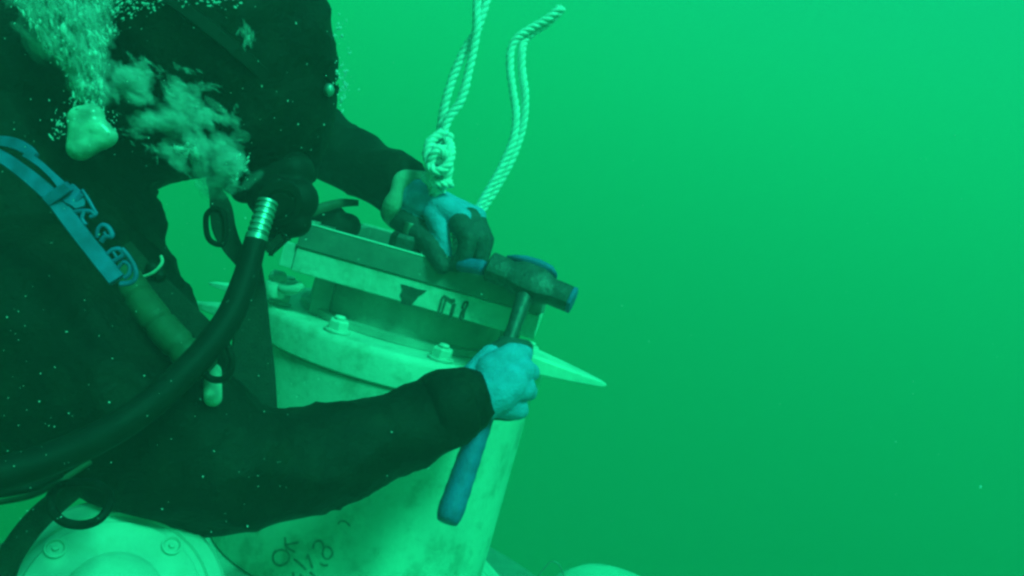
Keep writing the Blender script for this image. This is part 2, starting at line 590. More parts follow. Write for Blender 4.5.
# studs on the deck behind the bar, threads showing
def threaded(name, c, h, r, nutr, m, parent):
    bm = bmesh.new()
    hexnut(bm, c, nutr, h * .62, .3)
    o = obj(name, bm, m, parent, smooth=False)
    bm = bmesh.new()
    prof = [(r * .8, h * .6)]
    k = 0
    z = h * .64
    while z < h:
        prof.append((r if k % 2 else r * .8, z)); z += .0016; k += 1
    prof.append((r * .6, h))
    add_lathe(bm, c, prof, 24)
    obj('thread', bm, CHROME, o)
    return o
ctop = plane_hit(400, 260, zb + GH) if False else P(403, 254, 1.252)
threaded('clamp_bolt', ctop, .05, .0105, .026, STEEL, HS)
threaded('clamp_bolt', P(467, 276, 1.29), .036, .009, .02, GREYST, HS)
bm = bmesh.new()
add_prism(bm, [P(427, 262, 1.27), P(441, 266, 1.27), P(434, 246, 1.27)], BYd, .008)
obj('wedge', bm, WHITE2, HS, smooth=False)

# blind flange on a side nozzle, lower left
fc = P(113, 600, 0.76)
fn = (CAM - fc).normalized()
fn = (fn * .80 + ZA * .62 + XA * .12).normalized()
NZ = thing('blind_flange', 'white round bolted cover plate at the lower left, below the ring', 'flange', fc)
bm = bmesh.new()
RB = .106
add_lathe(bm, fc, [(RB - .03, -.035), (RB, -.033), (RB + .002, -.03), (RB + .002, -.006), (RB - .003, -.001), (RB - .016, 0), (RB - .018, -.003), (RB - .024, -.003), (RB - .026, .0), (.049, .0)], 96, axis=fn)
auto_smooth(obj('plate', bm, WHITE3, NZ), 25)
bm = bmesh.new()
add_lathe(bm, fc + fn * .0005, [(.046, .0), (.044, .008), (.04, .012), (.03, .016), (.02, .018), (.001, .019)], 72, axis=fn)
auto_smooth(obj('raised_boss', bm, WHITE3, NZ), 30)
bm = bmesh.new()
back = fc - fn * .036
add_lathe(bm, fc, [(.08, -.30), (.08, -.038), (.1, -.0355)], 64, axis=fn)
auto_smooth(obj('nozzle_pipe', bm, WHITE, NZ))
fx = fn.orthogonal().normalized(); fy = fn.cross(fx)
def cov(a): return fc + (fx * math.cos(a) + fy * math.sin(a)) * .074
fa0 = min((math.dist(project(cov(R(a))), (52, 548)), R(a)) for a in range(0, 360, 2))[1]
for k in range(4):
    a = k * math.pi / 2 + fa0
    c = cov(a) + fn * .0006
    bm = bmesh.new(); add_lathe(bm, c, [(.010, 0), (.010, .003), (.008, .0035), (.0068, .0008), (.0035, .0008), (.003, .004), (.001, .0045)], 24, axis=fn)
    auto_smooth(obj('countersunk_bolt', bm, WHITE3, NZ))
bm = bmesh.new()
pc = P(10, 585, .77)
add_box(bm, pc, cr, cu, fw, .016, .03, .012, .006)
obj('edge_tab', bm, WHITE3, NZ)

# domed float and wire loop at the bottom edge
dc = P(603, 652, 1.62)
FL = thing('domed_cap', 'pale dome just showing at the bottom edge beside the drum', 'dome', dc)
bm = bmesh.new()
add_lathe(bm, dc - ZA * .12, [(.12, 0), (.145, .02), (.15, .12), (.148, .19), (.135, .228), (.1, .258), (.06, .272), (.001, .277)], 64)
auto_smooth(obj('shell', bm, WHITE, FL))
bm = bmesh.new()
add_lathe(bm, dc - ZA * .12, [(.05, -.2), (.05, -.001), (.04, -.0005)], 24)
obj('stem', bm, GREYST, FL)
bm = bmesh.new()
add_tube(bm, pxs([(530, 590, 1.5), (540, 574, 1.5), (549, 563, 1.5), (555, 562, 1.5), (561, 568, 1.5), (568, 590, 1.5)], 8), .0014, 8)
tag(obj('wire_loop', bm, GREYST), 'thin wire loop sticking up at the bottom beside the pale dome', 'wire')

# dark block with a pale band on the frame, behind the regulator
bm = bmesh.new()
for a, b, ra, rb_ in (((312, 226, 1.34), (348, 226, 1.34), .022, .022), ((318, 218, 1.33), (335, 216, 1.33), .02, .018)):
    add_round_cone(bm, P(*a), P(*b), ra, rb_)
blk = tag(mesh_obj('weight_pouch', fuse(bm, .004, 3), [WEB]), 'small dark pouch with pale strap lying on the frame behind the regulator', 'pouch')
bm = bmesh.new()
add_strap(bm, [(296, 219, 1.28, .006), (308, 213, 1.28, .008), (325, 207, 1.29, .008), (342, 203, 1.31, .007), (358, 203, 1.33, .005)], .004)
obj('strap', bm, PALE, blk)

# ------------------------------------------------------------------ ropes
def rope(path, r, name, parent, m=ROPE, pitch=.034, taper_end=False):
    """three laid strands twisted round a path of world points"""
    pts = [Vector(p) for p in path]
    d = [0]
    for i in range(1, len(pts)): d.append(d[-1] + (pts[i] - pts[i - 1]).length)
    L = d[-1]
    n = max(12, int(L / .0032))
    res = []
    j = 0
    for i in range(n + 1):
        s = L * i / n
        while j < len(d) - 2 and d[j + 1] < s: j += 1
        f = (s - d[j]) / max(d[j + 1] - d[j], 1e-9)
        res.append(pts[j].lerp(pts[j + 1], min(max(f, 0), 1)))
    s0 = None
    for k in range(3):
        bm = bmesh.new()
        side = (res[1] - res[0]).orthogonal().normalized()
        cen = []
        for i in range(n + 1):
            t = (res[min(i + 1, n)] - res[max(i - 1, 0)]).normalized()
            side = (side - t * side.dot(t)).normalized()
            nn = t.cross(side)
            ph = 2 * math.pi * (L * i / n / pitch + k / 3)
            e = 1 + .1 * noise.noise(res[i] * 40)
            cen.append(res[i] + (side * math.cos(ph) + nn * math.sin(ph)) * (r * .52 * e))
        add_tube(bm, cen, r * .56, 7)
        obj(name, bm, m, parent)

RT = P(428, 255, 1.27)
RP = thing('lifting_rope', 'white twisted rope running up from the knot above the left glove', 'rope', P(437, 190, 1.25))
up_pts = pxs([(441, 150, 1.24), (447, 122, 1.24), (461, 100, 1.24), (469, 70, 1.24), (476, 34, 1.235), (477, 5, 1.23), (480, -30, 1.23), (500, -110, 1.24)], 14)
rope(up_pts, .0068, 'strand', RP)
up2 = pxs([(440, 150, 1.255), (441, 126, 1.255), (446, 100, 1.25), (455, 72, 1.25), (466, 48, 1.25), (477, 30, 1.25), (486, 2, 1.25), (494, -30, 1.25), (512, -110, 1.26)], 14)
rope(up2, .0068, 'strand', RP)
# knot: a wound figure
kn = [(444, 132, 1.225), (428, 140, 1.215), (424, 152, 1.21), (432, 163, 1.20), (448, 160, 1.20), (455, 148, 1.21), (449, 138, 1.235),
      (436, 138, 1.255), (426, 150, 1.265), (432, 168, 1.25), (446, 172, 1.225), (452, 158, 1.215), (440, 146, 1.20), (430, 152, 1.20), (427, 168, 1.215), (436, 182, 1.235), (444, 176, 1.25), (436, 165, 1.26)]
KN = thing('rope_knot', 'bulky white knot where the two rope parts join above the glove', 'knot', P(437, 160, 1.25))
kn = [(439 + (a - 439) * .78, 132 + (b - 132) * 1.25, c) for a, b, c in kn]
rope(pxs(kn, 12), .0070, 'strand', KN, pitch=.03)
wr = []
for k in range(64):
    a = 2 * math.pi * k / 16
    q = P(439 + 2.2 * math.sin(k * .21), 137 + k * .72, 1.228)
    wr.append(q + cr * ((.0165 + .003 * math.sin(k * .13)) * math.cos(a)) + (fw * .9 + cu * .45) * (.015 * math.sin(a)))
rope(wr, .0066, 'strand', KN, pitch=.028)
rope(pxs([(440, 165, 1.225), (432, 178, 1.225), (433, 192, 1.235), (440, 205, 1.27), (445, 235, 1.31), (445, 262, 1.33)], 10), .0068, 'strand', KN)
rope(pxs([(446, 165, 1.235), (445, 180, 1.235), (441, 193, 1.245), (447, 205, 1.28), (455, 235, 1.32), (455, 265, 1.34)], 10), .0068, 'strand', KN)

TL = thing('rope_tail', 'loose doubled rope tail curving up and right beside the knotted rope', 'rope', P(478, 212, 1.3))
rope(pxs([(560, 8, 1.30), (547, 19, 1.30), (530, 29, 1.30), (517, 38, 1.30), (511, 50, 1.30), (510, 68, 1.30), (513, 92, 1.30), (516, 115, 1.30), (513, 140, 1.30), (502, 166, 1.30), (489, 190, 1.30), (475, 214, 1.30), (462, 240, 1.31)], 12), .0066, 'strand', TL)
rope(pxs([(563, 8, 1.31), (549, 22, 1.312), (534, 32, 1.31), (525, 40, 1.31), (522, 52, 1.30), (522, 70, 1.30), (525, 95, 1.30), (524, 118, 1.305), (519, 140, 1.31), (509, 165, 1.31), (495, 190, 1.31), (480, 214, 1.31), (468, 240, 1.32)], 12), .0066, 'strand', TL)

# ------------------------------------------------------------------ the diver
DV = thing('person', 'diver in black suit and hood leaning over the drum, hammer in one gloved hand', 'person', P(-40, 330, 1.0))
def caps(bm, chain):
    for a, b in zip(chain[:-1], chain[1:]):
        add_round_cone(bm, P(*a[:3]), P(*b[:3]), a[3], b[3], 28, 7)
bm = bmesh.new()
# trunk, from hips (outside the frame) to neck
caps(bm, [(-640, 330, 1.35, .17), (-400, 300, 1.22, .165), (-190, 250, 1.1, .175), (-8, 205, 1.0, .185)])
caps(bm, [(-330, 150, 1.15, .13), (-70, 70, 1.02, .15), (15, 90, 1.0, .14)])
caps(bm, [(20, 110, 1.02, .12), (105, 110, 1.0, .095), (200, 90, .96, .095)])
caps(bm, [(-8, 240, .98, .17), (60, 300, .90, .105)])
caps(bm, [(40, 190, .98, .12), (95, 225, .98, .075), (108, 268, .97, .07)])
# right arm (near)
caps(bm, [(40, 320, .88, .12), (80, 372, .87, .112), (150, 425, .87, .094), (222, 466, .88, .078), (290, 466, .92, .063), (345, 452, .95, .057), (400, 433, .985, .049), (430, 415, 1.0, .05), (452, 403, 1.01, .050)])
caps(bm, [(20, 250, .95, .15), (150, 380, .93, .09)])
# left arm (far)
caps(bm, [(110, 110, 1.12, .12), (215, 120, 1.25, .085), (290, 122, 1.37, .066), (332, 150, 1.36, .060), (372, 172, 1.33, .052), (398, 183, 1.30, .050)])
# head
hd = P(222, 42, .955)
F = (cr * .78 - cu * .60 + fw * .22).normalized()           # where the face points
Uh = (cu - F * cu.dot(F)).normalized()                       # crown direction
Sh = F.cross(Uh).normalized()
add_ellipsoid(bm, hd, .138, .122, .132, (F, Sh, Uh))
caps(bm, [(228, 60, .955, .125), (252, 112, .96, .098), (262, 146, .965, .072)])
# legs, trailing behind outside the frame
for dd in (-.12, .12):
    a = P(-640, 340, 1.35) + fw * dd
    k1 = a + Vector((-.42, .1 * (1 if dd > 0 else -1), -.16)); f1 = k1 + Vector((-.42, .0, .10)); t1 = f1 + Vector((-.1, 0, .14))
    add_round_cone(bm, a, k1, .12, .075, 24, 6); add_round_cone(bm, k1, f1, .072, .05, 24, 6); add_round_cone(bm, f1, t1, .05, .04, 24, 6)
def fold(co):
    q = co * 7
    w = noise.noise(Vector((q.x * 1.0, q.y * 1.0, q.z * 2.2)) )
    r_ = 1 - abs(noise.noise(Vector((co.x * 9, co.y * 9, co.z * 16)) + Vector((3, 7, 1))))
    r2 = 1 - abs(noise.noise(Vector((co.x * 22 + co.z * 14, co.y * 9, co.z * 20 - co.x * 9))))
    return w * .006 + (r_ ** 4) * .007 + (r2 ** 6) * .0035 - .004
body = mesh_obj('body', fuse(bm, .0075, 6, fold), [SUIT], DV)

# hood seam and face mask -----------------------------------------
mc = P(296, 84, .965)
MK = None
bm = bmesh.new()
for k1, k2, r1, r2 in ((-.042, 0, .030, .036), (0, .042, .036, .030)):
    add_round_cone(bm, mc + Sh * k1 + F * (.004 - abs(k1) * .3), mc + Sh * k2 + F * (.004 - abs(k2) * .3), r1, r2, 24, 7)
MK = mesh_obj('mask', fuse(bm, .004, 4), [RUBBER], DV, label='black dive mask on the front of the hood')
bm = bmesh.new()
add_box(bm, mc + F * .034, F, Sh, Uh, .008, .036, .020, .004)
obj('lens', bm, mat('dark_glass', (.03, .04, .04), .08, .1, 30, 0, spec=.6), MK)
bm = bmesh.new()
ring = []
for k in range(40):
    a = 2 * math.pi * k / 40
    ring.append(hd - Uh * .02 + F * (.139 * math.cos(a)) + Sh * (.127 * math.sin(a)))
rows = [[bm.verts.new(p + Uh * (s * .008) + (p - hd).normalized() * e) for s, e in ((-1, -.004), (-.8, .0015), (.8, .0015), (1, -.004))] for p in ring]
for i in range(40):
    j = (i + 1) % 40
    for k in range(4): bm.faces.new((rows[i][k], rows[i][(k + 1) % 4], rows[j][(k + 1) % 4], rows[j][k]))
obj('strap', bm, RUBBER, MK, smooth=False)
bm = bmesh.new()
add_ellipsoid(bm, P(329, 90, .925), .0065, .005, .008, (cr, fw, cu), 2)
obj('buckle', bm, CHROME, MK)

# gloves ------------------------------------------------------------
def glove(chains, name, parent, backdir, label):
    """chains: list of (kind, [(px,py,d,r)...]); one fused mesh, faces coloured by what they lie nearest to"""
    bm = bmesh.new()
    segs = []
    for kind, ch in chains:
        for a, b in zip(ch[:-1], ch[1:]):
            A, B = P(*a[:3]), P(*b[:3])
            add_round_cone(bm, A, B, a[3], b[3], 18, 5)
            segs.append((kind, A, B, a[3], b[3]))
    me = fuse(bm, .0022, 3, lambda co: .0006 * noise.noise(co * 120))
    for p in me.polygons:
        c = p.center
        best = None
        for kind, A, B, ra, rb2 in segs:
            ab = B - A
            t = min(max((c - A).dot(ab) / ab.length_squared, 0), 1)
            dd = (c - (A + ab * t)).length - (ra * (1 - t) + rb2 * t)
            if best is None or dd < best[0]: best = (dd, kind)
        k = best[1]
        if k == 'p': p.material_index = 0 if p.normal.dot(backdir) > -.12 else 1
        elif k == 'c': p.material_index = 0
        else: p.material_index = 1
    return mesh_obj(name, me, [CYAN, PALM], parent, label)

bd = (cu * .8 - fw * .6).normalized()
G1 = glove([
    ('p', [(408, 194, 1.28, .031), (425, 203, 1.27, .031), (440, 208, 1.265, .029)]),
    ('p', [(440, 206, 1.245, .022), (460, 217, 1.235, .017)]),
    ('p', [(440, 204, 1.265, .022), (472, 215, 1.26, .016)]),
    ('p', [(440, 206, 1.29, .022), (477, 216, 1.285, .015)]),
    ('p', [(436, 208, 1.305, .020), (474, 220, 1.31, .014)]),
    ('c', [(434, 214, 1.24, .017), (442, 234, 1.232, .0135), (448, 255, 1.225, .007)]),
    ('f', [(460, 224, 1.225, .017), (468, 238, 1.205, .0155), (465, 254, 1.205, .013), (455, 265, 1.215, .0115)]),
    ('f', [(470, 218, 1.25, .0165), (480, 238, 1.232, .0145), (479, 260, 1.235, .0115), (466, 270, 1.24, .010)]),
    ('f', [(477, 218, 1.285, .0135), (487, 240, 1.27, .012), (482, 260, 1.265, .011), (468, 270, 1.27, .010)]),
    ('f', [(474, 222, 1.31, .012), (482, 242, 1.305, .0105), (476, 258, 1.30, .0095), (464, 266, 1.30, .009)]),
    ('f', [(394, 212, 1.285, .022), (412, 227, 1.265, .022), (430, 245, 1.235, .017), (442, 266, 1.215, .013)]),
], 'glove', DV, bd, 'blue backed glove with dark fingers gripping the chisel')
bd2 = (cr * .3 - fw * .95).normalized()
G2 = glove([
    ('p', [(478, 400, 1.03, .031), (495, 390, 1.035, .032), (505, 383, 1.04, .030)]),
    ('p', [(492, 372, 1.04, .024), (512, 356, 1.05, .018)]),
    ('p', [(500, 380, 1.04, .024), (522, 370, 1.05, .018)]),
    ('p', [(500, 390, 1.042, .024), (523, 388, 1.052, .0175)]),
    ('p', [(496, 400, 1.045, .024), (516, 408, 1.06, .0165)]),
    ('p', [(474, 378, 1.045, .02), (490, 356, 1.06, .015)]),
    ('c', [(512, 356, 1.05, .016), (524, 354, 1.085, .0125)]),
    ('f', [(524, 354, 1.085, .0122), (514, 352, 1.125, .0115), (496, 354, 1.122, .0105)]),
    ('c', [(522, 370, 1.05, .016), (531, 372, 1.085, .0125)]),
    ('f', [(531, 372, 1.085, .0122), (520, 372, 1.127, .012), (497, 374, 1.127, .0105)]),
    ('c', [(523, 388, 1.052, .016), (529, 392, 1.085, .012)]),
    ('f', [(529, 392, 1.085, .012), (516, 394, 1.125, .0115), (492, 395, 1.125, .010)]),
    ('c', [(516, 408, 1.06, .0155), (521, 411, 1.09, .011)]),
    ('f', [(521, 411, 1.09, .0108), (508, 414, 1.12, .0105), (488, 413, 1.12, .009)]),
    ('f', [(490, 358, 1.065, .015), (505, 346, 1.075, .0135), (525, 348, 1.09, .0115)]),
], 'glove', DV, bd2, 'blue glove clenched round the hammer handle')

# pale cuff seal round the left wrist
ax = (P(425, 200, 1.27) - P(385, 180, 1.31)).normalized()
cx_ = ax.orthogonal().normalized(); cy_ = ax.cross(cx_)
wc = P(407, 199, 1.28)
bm = bmesh.new()
pp = []
for k in range(48):
    a = 2 * math.pi * k / 48
    rr_ = .037 * (1 + .08 * math.sin(2 * a + .6))
    pp.append(wc + cx_ * (rr_ * math.cos(a)) + cy_ * (rr_ * math.sin(a)) + ax * (.004 * math.sin(3 * a)))
add_tube(bm, pp, [.0125 + .002 * math.sin(5 * k / 48 * 6.283) for k in range(48)], 14, closed=True)
obj('wrist_seal', bm, SEAL, DV, label='pale puffy wrist seal above the glove on the drum')
# dark ring cuffs where sleeves end
def cuff(c, axd, r1, r2, L, parent):
    bm = bmesh.new()
    add_lathe(bm, c, [(r1 * .9, -L), (r1 * .97, -L * .8), (r1 * 1.0, -L * .5), (r2, -.01), (r2 * .97, -.003), (r2 * .9, .002), (r2 * .8, .002)], 48, axis=axd)
    obj('sleeve_cuff', bm, SUIT, parent)
cuff(P(466, 402, 1.015), (P(500, 392, 1.035) - P(430, 414, 1.0)).normalized(), .050, .047, .05, DV)

# ------------------------------------------------------------------ regulator and main hose
RG = thing('regulator', 'black breathing regulator under the hood at the end of the thick hose', 'regulator', P(280, 205, .93))
bm = bmesh.new()
for a, b, ra, rb_ in (((262, 178, .93), (292, 172, .93), .026, .026), ((270, 196, .92), (296, 200, .92), .027, .026), ((280, 222, .92), (296, 222, .92), .022, .018), ((286, 160, .95), (280, 200, .93), .03, .028), ((244, 190, .93), (262, 185, .93), .016, .02)):
    add_round_cone(bm, P(*a), P(*b), ra, rb_)
mesh_obj('housing', fuse(bm, .003, 3), [RUBBER], RG)
rc = P(278, 203, .885)
rn = ((CAM - rc).normalized() * .8 + cr * .35 - cu * .35).normalized()
bm = bmesh.new()
add_lathe(bm, rc, [(.027, -.02), (.028, -.002), (.026, .004), (.018, .006), (.0175, .0045), (.013, .0045), (.0125, .007), (.001, .008)], 48, axis=rn)
auto_smooth(obj('purge_cover', bm, RUBBER, RG))
bm = bmesh.new()
add_round_cone(bm, P(254, 246, .90), P(268, 243, .905), .007, .007); add_box(bm, P(276, 243, .905), (cr + cu * .9).normalized(), (cu - cr * .9).normalized(), fw, .013, .006, .005, .002)
obj('lower_tab', bm, WEB, RG)
bm = bmesh.new()
fa, fb = P(268, 201, .862), P(255, 243, .846)
tt = (fb - fa).normalized(); Lf = (fb - fa).length
prof = [(.006, -.001), (.0095, .0)]
z = .0
while z < Lf * .78:
    prof += [(.0112, z + .001), (.0112, z + .0036), (.0092, z + .0044), (.0092, z + .0062)]
    z += .0066
prof += [(.0114, Lf * .82), (.0114, Lf - .001), (.010, Lf)]
add_lathe(bm, fa, prof, 32, axis=tt)
auto_smooth(obj('ferrule', bm, CHROME, RG), 20)
HO = None
hp, hr = pxr([(257, 236, .85, .0115), (250, 262, .835, .0122), (242, 288, .82, .0132), (229, 318, .80, .0136), (206, 350, .775, .0138), (180, 377, .75, .0138), (150, 404, .72, .0138), (112, 430, .69, .0138), (60, 455, .65, .0138), (0, 474, .615, .0138), (-80, 488, .58, .0138), (-260, 500, .56, .0138)], 10)
bm = bmesh.new()
add_tube(bm, hp, hr, 24)
tag(obj('breathing_hose', bm, RUBBER), 'thick black hose sweeping from the regulator across the chest to the lower left', 'hose')

# ------------------------------------------------------------------ harness and small gear
HN = thing('harness', 'dark webbing harness hanging in front of the diver chest', 'harness', P(180, 320, .9))
def strap_obj(name, pts, m=WEB, thick=.003, parent=HN, label=None):
    bm = bmesh.new(); add_strap(bm, pts, thick)
    return auto_smooth(obj(name, bm, m, parent, label=label))
strap_obj('shoulder_strap', [(118, 250, .875, .016), (142, 278, .872, .017), (172, 306, .862, .017), (196, 330, .85, .0165), (216, 348, .84, .015)], WEB, .005)
# pale ribbed tube under the strap
bm = bmesh.new()
s = spline([(122, 272, .875), (138, 296, .845), (158, 322, .83), (180, 346, .82), (206, 372, .82)], 14)
pp = [P(*q) for q in s]
add_tube(bm, pp, [.0155 * (1 + (.06 if i % 14 > 1 else -.06)) for i in range(len(pp))], 18)
obj('padded_tube', bm, PALE, HN)
bm = bmesh.new(); add_round_cone(bm, P(212, 372, .86), P(213, 398, .822), .010, .009)
obj('tube_end', bm, SEAL, HN)
# hanging dark flap in front of the drum
fl = [(250, 256, .97, .012), (252, 290, .965, .016), (252, 330, .96, .021), (252, 370, .955, .026), (252, 410, .95, .029), (252, 440, .95, .031)]
strap_obj('hanging_flap', fl, WEB, .012)
# strap with oval buckle below the face
strap_obj('chin_strap', [(209, 178, .93, .004), (216, 192, .925, .008), (221, 208, .92, .012), (224, 228, .92, .013), (232, 246, .92, .011), (243, 262, .915, .009), (252, 282, .91, .007)], WEB, .005)
def ring_obj(name, pts, r, m=RUBBER, parent=HN, label=None, closed=True):
    bm = bmesh.new()
    add_tube(bm, pxs(pts, 8, closed), r, 12, closed=closed)
    return obj(name, bm, m, parent, label=label)
ring_obj('buckle', [(210, 211, .915), (206, 218, .915), (207, 234, .915), (212, 242, .915), (222, 244, .915), (226, 232, .915), (224, 214, .915), (217, 209, .915)], .0032)
ring_obj('metal_ring', [(223, 340, .79), (210, 350, .79), (203, 364, .79), (207, 376, .79), (217, 380, .79), (228, 376, .79), (232, 360, .79)], .0035)
# bungee with toggle
ring_obj('bungee', [(128, 279, .86), (142, 277, .86), (154, 272, .86), (162, 263, .865), (161, 256, .87)], .0018, SEAL, closed=False)
bm = bmesh.new(); add_round_cone(bm, P(153, 268, .87), P(160, 276, .87), .008, .007)
obj('toggle', bm, RUBBER, HN)
# small metal tip on the strap at the regulator
bm = bmesh.new(); add_round_cone(bm, P(244, 262, .90), P(240, 278, .895), .004, .003)
obj('strap_tip', bm, SEAL, HN)

# ring and belt at the waist, lower left
BL = thing('belt', 'dark belt loop and round ring above the white cover plate', 'belt', P(60, 520, .9))
ring_obj('belt_ring', [(50, 497, .68), (53, 511, .675), (64, 522, .67), (82, 525, .67), (98, 520, .67), (108, 508, .68), (109, 494, .70), (95, 484, .72), (65, 484, .72)], .0038, parent=BL)
strap_obj('belt_strap', [(75, 488, .73, .0095), (45, 512, .71, .0105), (22, 538, .70, .0105), (6, 566, .70, .0105), (-2, 600, .70, .0105)], WEB, .004, BL)
bm = bmesh.new()
add_tube(bm, pxs([(-60, 512, .72), (0, 502, .72), (30, 496, .72), (52, 486, .74), (90, 462, .78)], 10), .0028, 10)
tag(obj('thin_hose', bm, PALE), 'thin pale edged hose under the thick black hose at the left edge', 'hose')
bm = bmesh.new()
add_tube(bm, pxs([(-60, 500, .70), (0, 493, .70), (35, 486, .71), (60, 474, .74)], 10), .0045, 10)
tag(obj('gauge_hose', bm, RUBBER), 'dark slim hose between the thick hose and the thin pale one', 'hose')

# blue plastic line cutter with cut-out letters
LC = thing('line_cutter', 'blue plastic cutter with forked tip and cut-out letters on the diver shoulder', 'cutter', P(90, 240, .73))
D0 = .715
def blue_bar(name, pts, parent=LC, th=.006):
    return strap_obj(name, pts, BLUE, th, parent)
blue_bar('long_prong', [(-30, 142, D0, .0045), (0, 156, D0, .0055), (26, 174, D0, .0062), (52, 196, D0, .007)])
blue_bar('short_prong', [(-14, 141, D0, .003), (2, 141, D0, .0045), (16, 144, D0, .005), (28, 150, D0, .0045), (37, 155, D0, .0012)])
blue_bar('short_prong', [(26, 154, D0 - .001, .0035), (40, 164, D0 - .001, .0028), (54, 177, D0 - .001, .003), (66, 190, D0 - .001, .0045)])
blue_bar('collar', [(47, 201, D0 - .006, .0042), (58, 193, D0 - .006, .0048), (69, 186, D0 - .006, .0042)], th=.008)
blue_bar('rail', [(54, 198, D0, .0074), (76, 228, D0, .0073), (98, 256, D0, .0074), (117, 280, D0, .0074)], th=.009)
def blue_line(name, pts, r=.0018):
    bm = bmesh.new(); add_tube(bm, pxs(pts, 6), r, 8, flat=1.3); obj(name, bm, BLUE, LC)
blue_bar('body_plate', [(66, 191, D0 + .001, .009), (76, 200, D0 + .001, .008), (80, 208, D0 + .001, .004)])
blue_line('letter_k', [(68, 206, D0), (76, 201, D0), (82, 194, D0)], .0022)
blue_line('letter_k', [(73, 212, D0), (84, 211, D0), (92, 212, D0), (95, 216, D0)], .0018)
blue_line('letter_k', [(84, 211, D0), (82, 219, D0), (86, 225, D0)], .0018)
blue_line('edge_rim', [(82, 190, D0), (88, 199, D0), (93, 208, D0), (96, 214, D0), (90, 217, D0)], .0016)
blue_line('letter_r', [(97, 238, D0), (98, 229, D0), (103, 225, D0), (109, 228, D0), (112, 236, D0), (105, 237, D0), (101, 242, D0)], .0018)
blue_line('letter_r', [(104, 232, D0), (107, 238, D0)], .0014)
blue_line('letter_b', [(107, 254, D0), (112, 250, D0), (119, 249, D0), (124, 254, D0), (118, 259, D0), (112, 262, D0)], .0018)
blue_line('letter_b', [(113, 252, D0), (117, 258, D0)], .0014)
blue_line('edge_rim', [(122, 249, D0), (128, 256, D0), (134, 266, D0), (136, 275, D0), (132, 282, D0), (120, 284, D0)], .0022)
blue_line('letter_d', [(118, 268, D0), (124, 262, D0), (130, 266, D0), (129, 274, D0), (124, 278, D0)], .0016)

# ------------------------------------------------------------------ hammer and chisel
HM = thing('hammer', 'hammer with blue grip held upright in the right glove, head over the frame', 'hammer', P(447, 520, 1.0))
hA, hB = P(489, 266, 1.19), P(574, 301, 1.165)
hc = hA.lerp(hB, .48)
hl_, hb = P(447, 522, 1.00), None
ht = (hB - hA).normalized()
bm = bmesh.new()
L = (hB - hA).length
hx = ht
hz_ = (hc - hl_).normalized(); hz_ = (hz_ - hx * hz_.dot(hx)).normalized()
hy = hz_.cross(hx)
def lofts(bm, secs, nseg=16, sq=3.2):
    """superellipse sections along hx: (s, half height, half depth, z offset)"""
    rows = []
    for s_, a_, b_, zo in secs:
        row = []
        for k in range(nseg):
            th_ = 2 * math.pi * k / nseg
            c_, s2 = math.cos(th_), math.sin(th_)
            rr_ = (abs(c_) ** sq + abs(s2) ** sq) ** (-1 / sq)
            row.append(bm.verts.new(hA + hx * (s_ * L) + hz_ * (zo + a_ * rr_ * c_) + hy * (b_ * rr_ * s2)))
        rows.append(row)
    for i in range(len(rows) - 1):
        for k in range(nseg): bm.faces.new((rows[i][k], rows[i][(k + 1) % nseg], rows[i + 1][(k + 1) % nseg], rows[i + 1][k]))
    bm.faces.new(rows[0][::-1]); bm.faces.new(rows[-1])
lofts(bm, [(0, .018, .017, 0), (.02, .0205, .0195, 0), (.18, .0205, .0195, 0), (.25, .0185, .0175, 0), (.34, .025, .021, 0), (.42, .027, .022, 0), (.58, .027, .022, 0), (.66, .024, .02, 0), (.74, .0185, .0165, 0), (.80, .0185, .0175, 0), (.94, .0180, .0175, 0), (.95, .017, .0165, 0)])
auto_smooth(obj('head', bm, STEEL, HM), 30)
bm = bmesh.new()
lofts(bm, [(.951, .0178, .0176, 0), (.99, .0178, .0176, 0), (1.0, .015, .015, 0)])
auto_smooth(obj('striking_face', bm, BLUE2, HM), 30)
bm = bmesh.new()
lofts(bm, [(.14, .003, .011, .0215), (.22, .006, .015, .0245), (.34, .008, .018, .0275), (.5, .009, .019, .029), (.64, .007, .018, .0285), (.72, .003, .012, .0245)], sq=2.2)
obj('top_cap', bm, BLUE2, HM)
def along(t): return hc.lerp(hl_, t)
bm = bmesh.new()
add_tube(bm, [along(t) for t in (-.04, .05, .12, .2, .3, .4, .5)], [.013, .0135, .012, .0105, .0105, .011, .0115], 18)
obj('shaft', bm, STEEL, HM)
bm = bmesh.new()
ts = [.42 + .58 * k / 30 for k in range(31)]
add_tube(bm, [along(t) for t in ts], [(.0135 + .0035 * max(0, (t - .45) / .55) + (.0006 if i % 3 == 0 else 0)) * (.75 if i == 30 else (.93 if i == 29 else 1)) for i, t in enumerate(ts)], 20)
obj('grip', bm, BLUE2, HM)

CH = thing('chisel', 'short steel chisel with blue end pinched in the left glove under the hammer', 'chisel', P(455, 268, 1.215))
ca, cb = P(424, 258, 1.235), P(485, 268, 1.192)
bm = bmesh.new(); add_tube(bm, [ca.lerp(cb, t) for t in (0, .05, .3, .6)], [.003, .007, .0085, .0085], 8)
obj('blade', bm, STEEL, CH, smooth=False)
bm = bmesh.new(); add_tube(bm, [ca.lerp(cb, t) for t in (.58, .62, .8, .96, 1)], [.0095, .0115, .011, .0115, .010], 16)
obj('grip', bm, BLUE2, CH)

